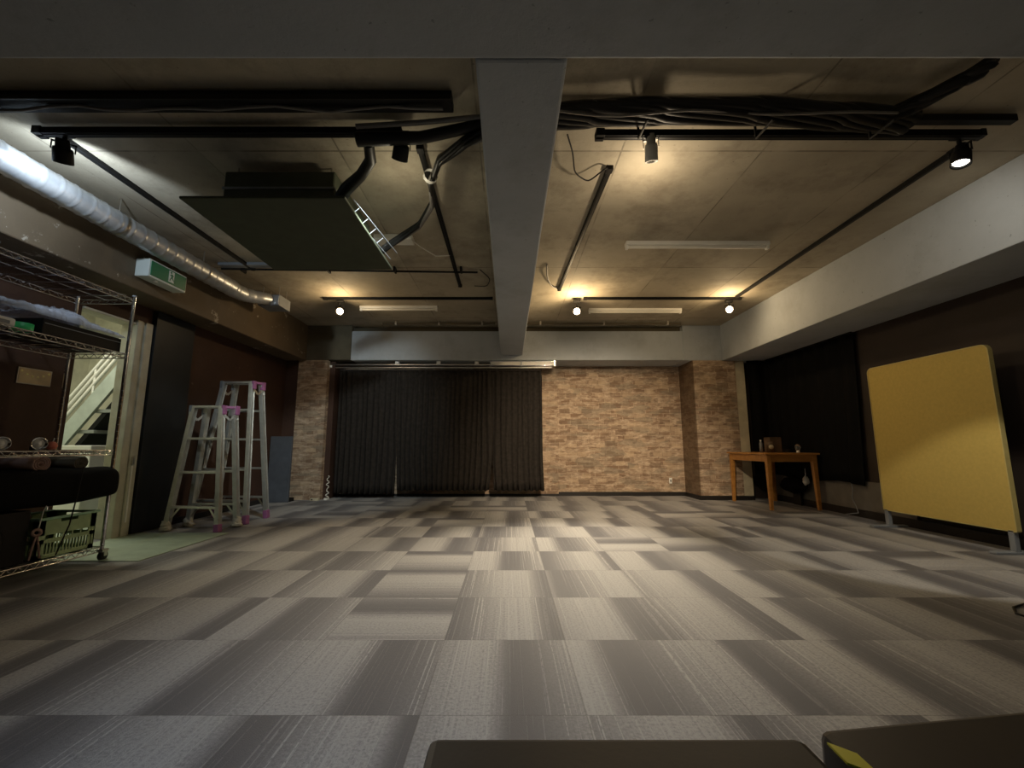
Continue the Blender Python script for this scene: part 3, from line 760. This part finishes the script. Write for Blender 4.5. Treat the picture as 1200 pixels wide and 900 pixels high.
# ------------------------------------------------------------------ step ladders
def ladder(name, lb, FL, FR, RL, RR, tFL, tFR, tRL, tRR, ztop, nst, caps, zfirst):
    c = ((FL[0]+FR[0])/2, (FL[1]+RR[1])/2, 0)
    r = thing(name, lb, 'step ladder', c, 'aluminium step ladders')
    def P(a, b, k): return V((a[0]+(b[0]-a[0])*k, a[1]+(b[1]-a[1])*k, ztop*k))
    for (a, b, cap, nm) in ((FL, tFL, caps[0], 'rail'), (FR, tFR, caps[1], 'rail'), (RL, tRL, caps[2], 'rail'), (RR, tRR, caps[3], 'rail')):
        p0 = P(a, b, .02); p1 = P(a, b, 1.0)
        q = MB().beam(p0, p1, .030, .052, (0,1,0))
        # raised flanges of the channel
        off = V((.0, 0, 0)); d = (p1-p0).normalized()
        for sgn in (-1, 1):
            q.beam(p0+V((0, sgn*.024, 0)), p1+V((0, sgn*.024, 0)), .042, .006, (0,1,0))
        rl = q.build('rail', M['alu'], r, bevel=.002)
        foot = V((a[0], a[1], 0))
        if cap == 'sock':
            MB().blob((foot.x, foot.y-.005, .05), (.036,.04,.055), a[0]*3+a[1], .5, 2.4).blob((foot.x+.012, foot.y-.02, .022), (.05,.045,.024), a[0]*5, .5, 3).build('foot_cover', M['sock'], rl, label='white cloth foot cover')
        else:
            MB().beam(foot, P(a, b, .06), .048, .062, (0,1,0)).build('foot_cap', M['pink'], rl, bevel=.006, label='pink plastic foot cap')
    for (a, b, c_, d_, fr) in ((FL, tFL, FR, tFR, 1), (RL, tRL, RR, tRR, 0)):
        for k in range(nst):
            kk = zfirst/ztop + (1-zfirst/ztop)*k/(nst-1)
            kk = min(kk, .993)
            p, q_ = P(a, b, kk), P(c_, d_, kk)
            MB().beam(p, q_, .055 if fr else .04, .022, (0,0,1)).build('step', M['alu'], r, bevel=.003)
        p, q_ = P(a, b, zfirst/ztop), P(c_, d_, zfirst/ztop)
        e = (q_-p).normalized()
        for (s, g) in ((p, 1), (q_, -1)):
            lo = P(a, b, zfirst/ztop*.45) if g == 1 else P(c_, d_, zfirst/ztop*.45)
            MB().beam(s+e*g*.09+V((0,0,-.01)), lo+e*g*.012, .016, .004, (0,1,0)).build('brace', M['steel'], r)
    for a, b in ((tFL, tRL), (tFR, tRR)):
        pa = V((a[0], a[1], ztop-.03)); pb = V((b[0], b[1], ztop-.03))
        ex = V((.03 if a[0] > (tFL[0]+tFR[0])/2 else -.03, 0, 0))*.8
        isr = a is tFR; e_ = V((.012, .0, 0))
        q = MB().box(pa.x+ex.x-.012, pa.x+ex.x+.020, pa.y-.03, pa.y+.022, ztop-.085, ztop+.006)
        q.box(pb.x+ex.x-.022, pb.x+ex.x+.016, pb.y-.022, pb.y+.03, ztop-.085, ztop+.006)
        q.beam(pa+ex+V((0,0,.018)), pb+ex+V((0,0,.018)), .03, .026)
        h = q.build('hinge', M['pink'] if isr else M['greypl'], r, bevel=.006, label='pink plastic hinge cover' if isr else None)
        MB().beam(pa+ex+V((0,0,-.05)), (pa+pb)/2+ex+V((0,0,-.11)), .01, .02).beam(pb+ex+V((0,0,-.05)), (pa+pb)/2+ex+V((0,0,-.11)), .01, .02).build('stay', M['steel'], h)
        MB().rev(pb+ex+V((.01,-.0,-.10)), (1,0,0), [(0,0),(0,.010),(.012,.010),(.014,0)], 12).build('knob', M['white'], h)
ladder('step_ladder', 'shorter aluminium step ladder with white covers on its feet', (-3.245, 4.19), (-2.705, 4.12), (-3.20, 4.42), (-2.71, 4.41),
       (-3.135, 4.25), (-2.862, 4.25), (-3.06, 4.33), (-2.785, 4.33), 1.19, 4, ('sock', 'cap', 'sock', 'sock'), .22)
ladder('step_ladder', 'taller aluminium step ladder standing behind the shorter one', (-3.35, 4.62), (-2.69, 4.52), (-3.32, 4.98), (-2.70, 4.92),
       (-3.145, 4.68), (-2.845, 4.68), (-3.08, 4.78), (-2.80, 4.78), 1.50, 5, ('cap', 'cap', 'cap', 'cap'), .23)
o = thing('leaning_board', 'low blue-grey board standing against left brick pilaster', 'board', (-3.3, 6.35, 0))
B(-3.44, -3.13, 6.22, 6.26, .0, .93).build('panel', M['bluegrey'], o, bevel=.004)
B(-3.44, -3.13, 6.26, 6.40, .0, .05).build('foot', M['black'], o)
o = thing('wooden_block', 'small pale block on the floor before left brick pilaster', 'block', (-2.80, 6.42, 0))
B(-2.90, -2.78, 6.40, 6.46, .0, .035).build('body', M['cream'], o, bevel=.004)
B(-2.885, -2.86, 6.398, 6.40, .01, .025).build('hole', M['base'], o)
o = thing('cable_knot', 'tangle of pale cable hanging beside left end of black curtain', 'cable', (-2.70, 6.52, 0))
q = MB().tube([(-2.70+.018*math.cos(k*.9)*(1+.3*math.sin(k*2.3)), 6.52+.014*math.sin(k*1.3), .03+.011*k) for k in range(30)], .007); q.build('cable', M['white2'], o)
B(-2.73, -2.68, 6.47, 6.56, 0, .03).build('plug', M['white'], o, bevel=.004)

# ------------------------------------------------------------------ far curtains and rails
def curtain(x0, x1, y, z0, z1, lb, seed, gather=.0, mat='curt', skew0=0, skew1=0):
    r = thing('stage_curtain', lb, 'curtain', ((x0+x1)/2, y, z0), 'black curtains on the far rail')
    nf = max(3, (x1-x0)/.085)
    def f(u, v):
        w = 1-v; ws = max(0, 1-v/.33)**1.3
        x = (x0+skew0*ws)+((x1+skew1*ws)-(x0+skew0*ws))*u
        a = .012+.013*NZ.noise(V((u*5, seed, 0)))
        yy = y + (a+.006*w)*math.sin(2*PI*nf*u+1.2*NZ.noise(V((u*7, v*1.5, seed)))*2) + .012*NZ.noise(V((u*3, v*2, seed+5)))
        return (x, yy, z0+(z1-z0)*v + (.008*math.sin(nf*2*PI*u) if v == 0 else 0))
    MB().sheet(f, int(nf*12), 14).build('cloth', M[mat], r, solid=.004)
    MB().beam((x0, y, z1-.01), (x1, y, z1-.01), .035, .03).build('heading_tape', M[mat], r)
    hk = MB()
    for k in range(int((x1-x0)/.12)):
        x = x0+.06+.12*k; hk.tube([(x, y, z1), (x, y, z1+.03)], .003, 5)
    hk.build('hooks', M['steel'], r)
curtain(-2.665, -1.729, 6.66, .075, 1.985, 'black curtain panel, left, beside the left brick pilaster', 1, skew1=-.02)
curtain(-1.725, -.25, 6.66, .12, 1.985, 'wide black curtain panel in the middle of the far rail', 2, skew1=-.05, skew0=.03)
curtain(-.246, .525, 6.66, .12, 1.985, 'black curtain panel, right, beside the bare brick wall', 3, skew0=.025, skew1=.02)
r = thing('curtain_rail', 'long double chrome rail above the black far curtains', 'curtain rail', (-1.05, 6.6, 2.03))
for y, z in ((6.58, 2.053), (6.62, 2.015)): MB().tube([(-2.80, y, z), (.68, y, z)], .014, 12).build('pole', M['steel'], r)
MB().rev((-2.82, 6.6, 2.035), (1,0,0), [(0,0),(0,.028),(.05,.028),(.05,0)], 16).build('end_bracket', M['white'], r)
for x in (-1.75, -1.1, -.5): B(x-.03, x+.03, 6.57, 6.64, 2.05, 2.11).build('bracket', M['white'], r, bevel=.003)
r = thing('rail_light_box', 'short shiny framed metal casing at right end of the curtain rail', 'metal casing', (.2, 6.56, 2.04))
fq = MB()
for y, z in ((6.535, 2.10), (6.535, 2.035)): fq.tube([(-.28, y, z), (.72, y, z)], .007, 8)
fq.build('frame', M['chrome'], r)
B(-.275, .70, 6.545, 6.565, 2.035, 2.10).build('panel', M['white2'], r, bevel=.003)
for x in (-.28, .20, .72): B(x-.008, x+.008, 6.52, 6.57, 2.02, 2.108).build('end_plate', M['chrome'], r)

# wall socket on brick
o = thing('wall_socket', 'small white socket plate low on the far brick wall', 'socket', (2.61, YW, .24))
B(2.59, 2.635, YW-.008, YW, .19, .285).build('plate', M['white'], o, bevel=.003)
B(2.605, 2.62, YW-.010, YW-.008, .22, .255).build('holes', M['base'], o)

# ------------------------------------------------------------------ right wall curtain
r = thing('wall_curtain', 'flat black curtain covering the right wall behind the table', 'curtain', (3.95, 5.6, .35))
def rc(u, v):
    L1 = .28; L2 = 1.68; s = u*(L1+L2)
    w = .012*math.sin(s*30+1.5*NZ.noise(V((s*2, v*2, 3))))
    if s < L1: x, y = 3.66+s, 6.45+w
    else: x, y = 3.945+w, 6.45-(s-L1)
    z0 = .36+.02*math.sin(s*5)
    return (x, y + (.07*(1-v) if u > .9 else 0), z0+(2.09-z0)*v)
MB().sheet(rc, 160, 12).build('cloth', M['curt2'], r, solid=.004)
MB().beam((3.945, 4.78, 2.09), (3.945, 6.44, 2.09), .02, .016).build('rail', M['black'], r)
o = thing('white_cloth_bundle', 'small white crumpled bundle hanging below the table curtain', 'cloth', (3.90, 5.72, .3))
MB().blob((3.90, 5.72, .34), (.035,.04,.055), 4, .5, 3).build('cloth', M['white'], o)
MB().tube([(3.90, 5.72, .38), (3.91, 5.73, .50)], .004).build('string', M['white'], o)
o = thing('dark_cushion', 'dark round bundle on the wall beneath the right curtain', 'bundle', (3.93, 5.95, .3))
MB().blob((3.9, 5.98, .27), (.07,.26,.10), 8, .3, 2).build('body', M['curt2'], o)
B(3.93, 3.962, 5.9, 6.05, .0, .25).build('support', M['base'], o)
# thin wire under curtain
tag(MB().tube([(3.96, 5.05, .40), (3.95, 5.02, .3), (3.955, 5.05, .2), (3.95, 5.0, .12), (3.93, 4.95, .05), (3.9, 5.1, .012)], .005).build('power_cable', M['greypl']), 'thin cable hanging down the grey lower wall right of the table', 'cable')

# ------------------------------------------------------------------ table
TX0, TX1, TY0, TY1, TZ = 3.235, 3.92, 5.44, 6.42, .705
r = thing('wooden_table', 'small orange-brown wooden table by the right black curtain', 'table', (3.58, 5.93, 0))
B(TX0, TX1, TY0, TY1, TZ-.022, TZ).build('tabletop', M['wood'], r, bevel=.005)
ap = MB().box(TX0+.03, TX1-.03, TY0+.035, TY0+.055, TZ-.11, TZ-.022).box(TX0+.03, TX1-.03, TY1-.055, TY1-.035, TZ-.11, TZ-.022)
ap.box(TX0+.03, TX0+.05, TY0+.05, TY1-.05, TZ-.11, TZ-.022).box(TX1-.05, TX1-.03, TY0+.05, TY1-.05, TZ-.11, TZ-.022)
ap.build('apron', M['wood'], r)
for x, sx in ((TX0+.025, 1), (TX1-.025, -1)):
    for y, sy in ((TY0+.025, 1), (TY1-.025, -1)):
        w = .055; w2 = .036
        vs = [(x, y, TZ-.022), (x+sx*w, y, TZ-.022), (x+sx*w, y+sy*w, TZ-.022), (x, y+sy*w, TZ-.022),
              (x, y, TZ-.12), (x+sx*w, y, TZ-.12), (x+sx*w, y+sy*w, TZ-.12), (x, y+sy*w, TZ-.12),
              (x, y, 0), (x+sx*w2, y, 0), (x+sx*w2, y+sy*w2, 0), (x, y+sy*w2, 0)]
        fs = [(0,1,2,3)] + [(a, (a+1) % 4, 4+(a+1) % 4, 4+a) for a in range(4)] + [(4+a, 4+(a+1) % 4, 8+(a+1) % 4, 8+a) for a in range(4)] + [(8,9,10,11)]
        MB().add(vs, fs).build('leg', M['wood'], r, bevel=.003)
o = thing('wooden_box', 'brown box standing upright on the wooden table', 'box', (3.66, 5.95, TZ))
B(3.58, 3.74, 5.90, 6.04, TZ, TZ+.205).build('body', M['brownbox'], o, bevel=.004)
B(3.579, 3.741, 5.899, 6.041, TZ+.185, TZ+.192).build('lid_seam', M['base'], o)
o = thing('metal_tin', 'round dull tin with pale oval front beside the brown box', 'tin', (3.53, 5.85, TZ))
MB().rev((3.535, 5.83, TZ), (0,0,1), [(0,0),(0,.045),(.14,.045),(.145,.04),(.145,0)], 24).build('body', M['brownbox'], o)
MB().rev((3.525, 5.786, TZ+.075), (-.35,-1,0), [(0,.030),(.004,.028),(.005,0)], 20).build('badge', M['cream'], o, label='pale oval badge')
o = thing('small_bottle', 'slim grey bottle standing leftmost on the wooden table', 'bottle', (3.43, 5.86, TZ))
MB().rev((3.43, 5.86, TZ), (0,0,1), [(0,0),(0,.020),(.12,.020),(.14,.012),(.145,.009),(.15,.009)], 18).build('body', M['greypl'], o)
MB().rev((3.43, 5.86, TZ+.15), (0,0,1), [(0,.011),(.02,.011),(.022,0)], 14).build('cap', M['white'], o)
o = thing('glass_bulb', 'small clear glass bulb standing on the right side of wooden table', 'bulb', (3.72, 5.60, TZ))
MB().rev((3.72, 5.55, TZ+.03), (0,0,1), [(0,.018),(.01,.024),(.035,.034),(.06,.032),(.078,.018),(.083,0)], 20).build('globe', M['glass'], o)
MB().rev((3.72, 5.55, TZ), (0,0,1), [(0,0),(0,.022),(.03,.018),(.032,0)], 16).build('socket', M['white'], o)
o = thing('coiled_wire', 'small dark coil of wire lying on the wooden table', 'wire', (3.70, 5.72, TZ))
MB().tube([(3.70+.04*math.cos(k*.5), 5.74+.05*math.sin(k*.5), TZ+.006+.0015*k) for k in range(30)], .004).build('wire', M['rubber'], o)

# ------------------------------------------------------------------ yellow partition
r = thing('partition_screen', 'large mustard yellow partition board with rounded top corners', 'partition', (3.77, 3.84, 0))
def rrect(y0, y1, z0, z1, rad, rb):
    pts = []
    for cy, cz, a0, rr in ((y0+rb, z0+rb, PI, rb), (y1-rb, z0+rb, 1.5*PI, rb), (y1-rad, z1-rad, 0, rad), (y0+rad, z1-rad, .5*PI, rad)):
        for k in range(9): a = a0+.5*PI*k/8; pts.append((cy+rr*math.cos(a), cz+rr*math.sin(a)))
    return pts
BY0, BY1 = 3.275, 4.415
q = MB(); q.prism(rrect(BY0+.006, BY1-.006, .166, 1.589, .05, .012), 3.762, 3.790, 'x'); q.build('panel', M['yellow'], r)
# edging strip
q = MB(); o1 = rrect(BY0, BY1, .16, 1.595, .055, .015); n_ = len(o1); o2 = rrect(BY0+.008, BY1-.008, .168, 1.587, .048, .01)
vs = [(3.758, *p) for p in o1] + [(3.794, *p) for p in o1] + [(3.758, *p) for p in o2] + [(3.794, *p) for p in o2]
fs = []
for k in range(n_):
    j = (k+1) % n_; fs += [(k, j, n_+j, n_+k), (k, 2*n_+k, 2*n_+j, j), (n_+k, n_+j, 3*n_+j, 3*n_+k)]
q.add(vs, fs); q.build('edging', plain('yellow_edging', (.62,.52,.20), .4), r)
for y in (BY0+.045, BY1-.03):
    lg = B(3.758, 3.794, y-.02, y+.02, .02, .17).build('leg', M['greypl'], r, bevel=.003)
    B(3.60, 3.94, y-.028, y+.028, 0, .02).build('foot_plate', M['greypl'], lg, bevel=.005)
# cable on the floor by the right edge
tag(MB().tube([(2.62, 2.30, .006), (2.50, 2.25, .006), (2.42, 2.17, .007), (2.44, 2.08, .006), (2.55, 2.03, .006), (2.75, 2.05, .006)], .005).build('floor_cable', M['rubber']), 'thin dark cable loop lying on carpet at right frame edge', 'cable')

# ------------------------------------------------------------------ benches close to the camera
o = thing('padded_bench', 'dark brown padded bench top with rounded corners, left one', 'bench', (.14, .38, 0), 'dark benches in the foreground')
B(-.105, .388, .13, .626, .36, .42).build('seat', M['darkleather'], o, bevel=.012)
B(-.085, .37, .15, .595, .30, .36).build('frame', M['black'], o)
for x in (-.07, .33):
    for y in (.165, .55): B(x, x+.03, y, y+.03, 0, .30).build('leg', M['black'], o, bevel=.003)
o = thing('padded_bench', 'dark bench top with yellow and black tape on its left corner', 'bench', (.7, .4, 0), 'dark benches in the foreground')
bo = [(.395, .125), (.90, .17), (.885, .69), (.41, .628)]
q = MB(); q.prism(bo, .365, .428, 'z'); q.build('seat', plain('black_brown_vinyl', (.028,.02,.014), .5), o, bevel=.012)
q = MB(); q.prism([(.42,.15),(.88,.19),(.865,.66),(.43,.60)], .30, .365, 'z'); q.build('frame', M['black'], o)
for x, y in ((.43,.16),(.84,.20),(.44,.56),(.83,.62)): B(x, x+.03, y, y+.03, 0, .30).build('leg', M['black'], o, bevel=.003)
for k in range(4):
    y = .598-.085*k
    q = MB(); q.prism([(.402, y), (.424, y-.02), (.423, y-.055), (.400, y-.035)], .4265, .4292, 'z')
    q.build('tape_stripe', M['tapeyel'], o, label='yellow warning tape stripe')

# ------------------------------------------------------------------ world, camera, view
w = bpy.data.worlds.new('world'); bpy.context.scene.world = w; w.use_nodes = True
w.node_tree.nodes['Background'].inputs[0].default_value = (.6,.65,.7,1)
w.node_tree.nodes['Background'].inputs[1].default_value = .0
cam = bpy.data.cameras.new('camera'); co = bpy.data.objects.new('camera', cam); C.objects.link(co)
cam.sensor_width = 36; cam.lens = 36*500/1200; cam.shift_x = 4/1200
co.location = (0, 0, .8); th = math.atan(72/500)
co.rotation_euler = (PI/2+th, 0, 0); cam.clip_start = .01
sc = bpy.context.scene; sc.camera = co
sc.view_settings.view_transform = 'Standard'; sc.view_settings.look = 'None'
sc.view_settings.gamma = 1; sc.view_settings.use_curve_mapping = False
sc.view_settings.exposure = 0.0
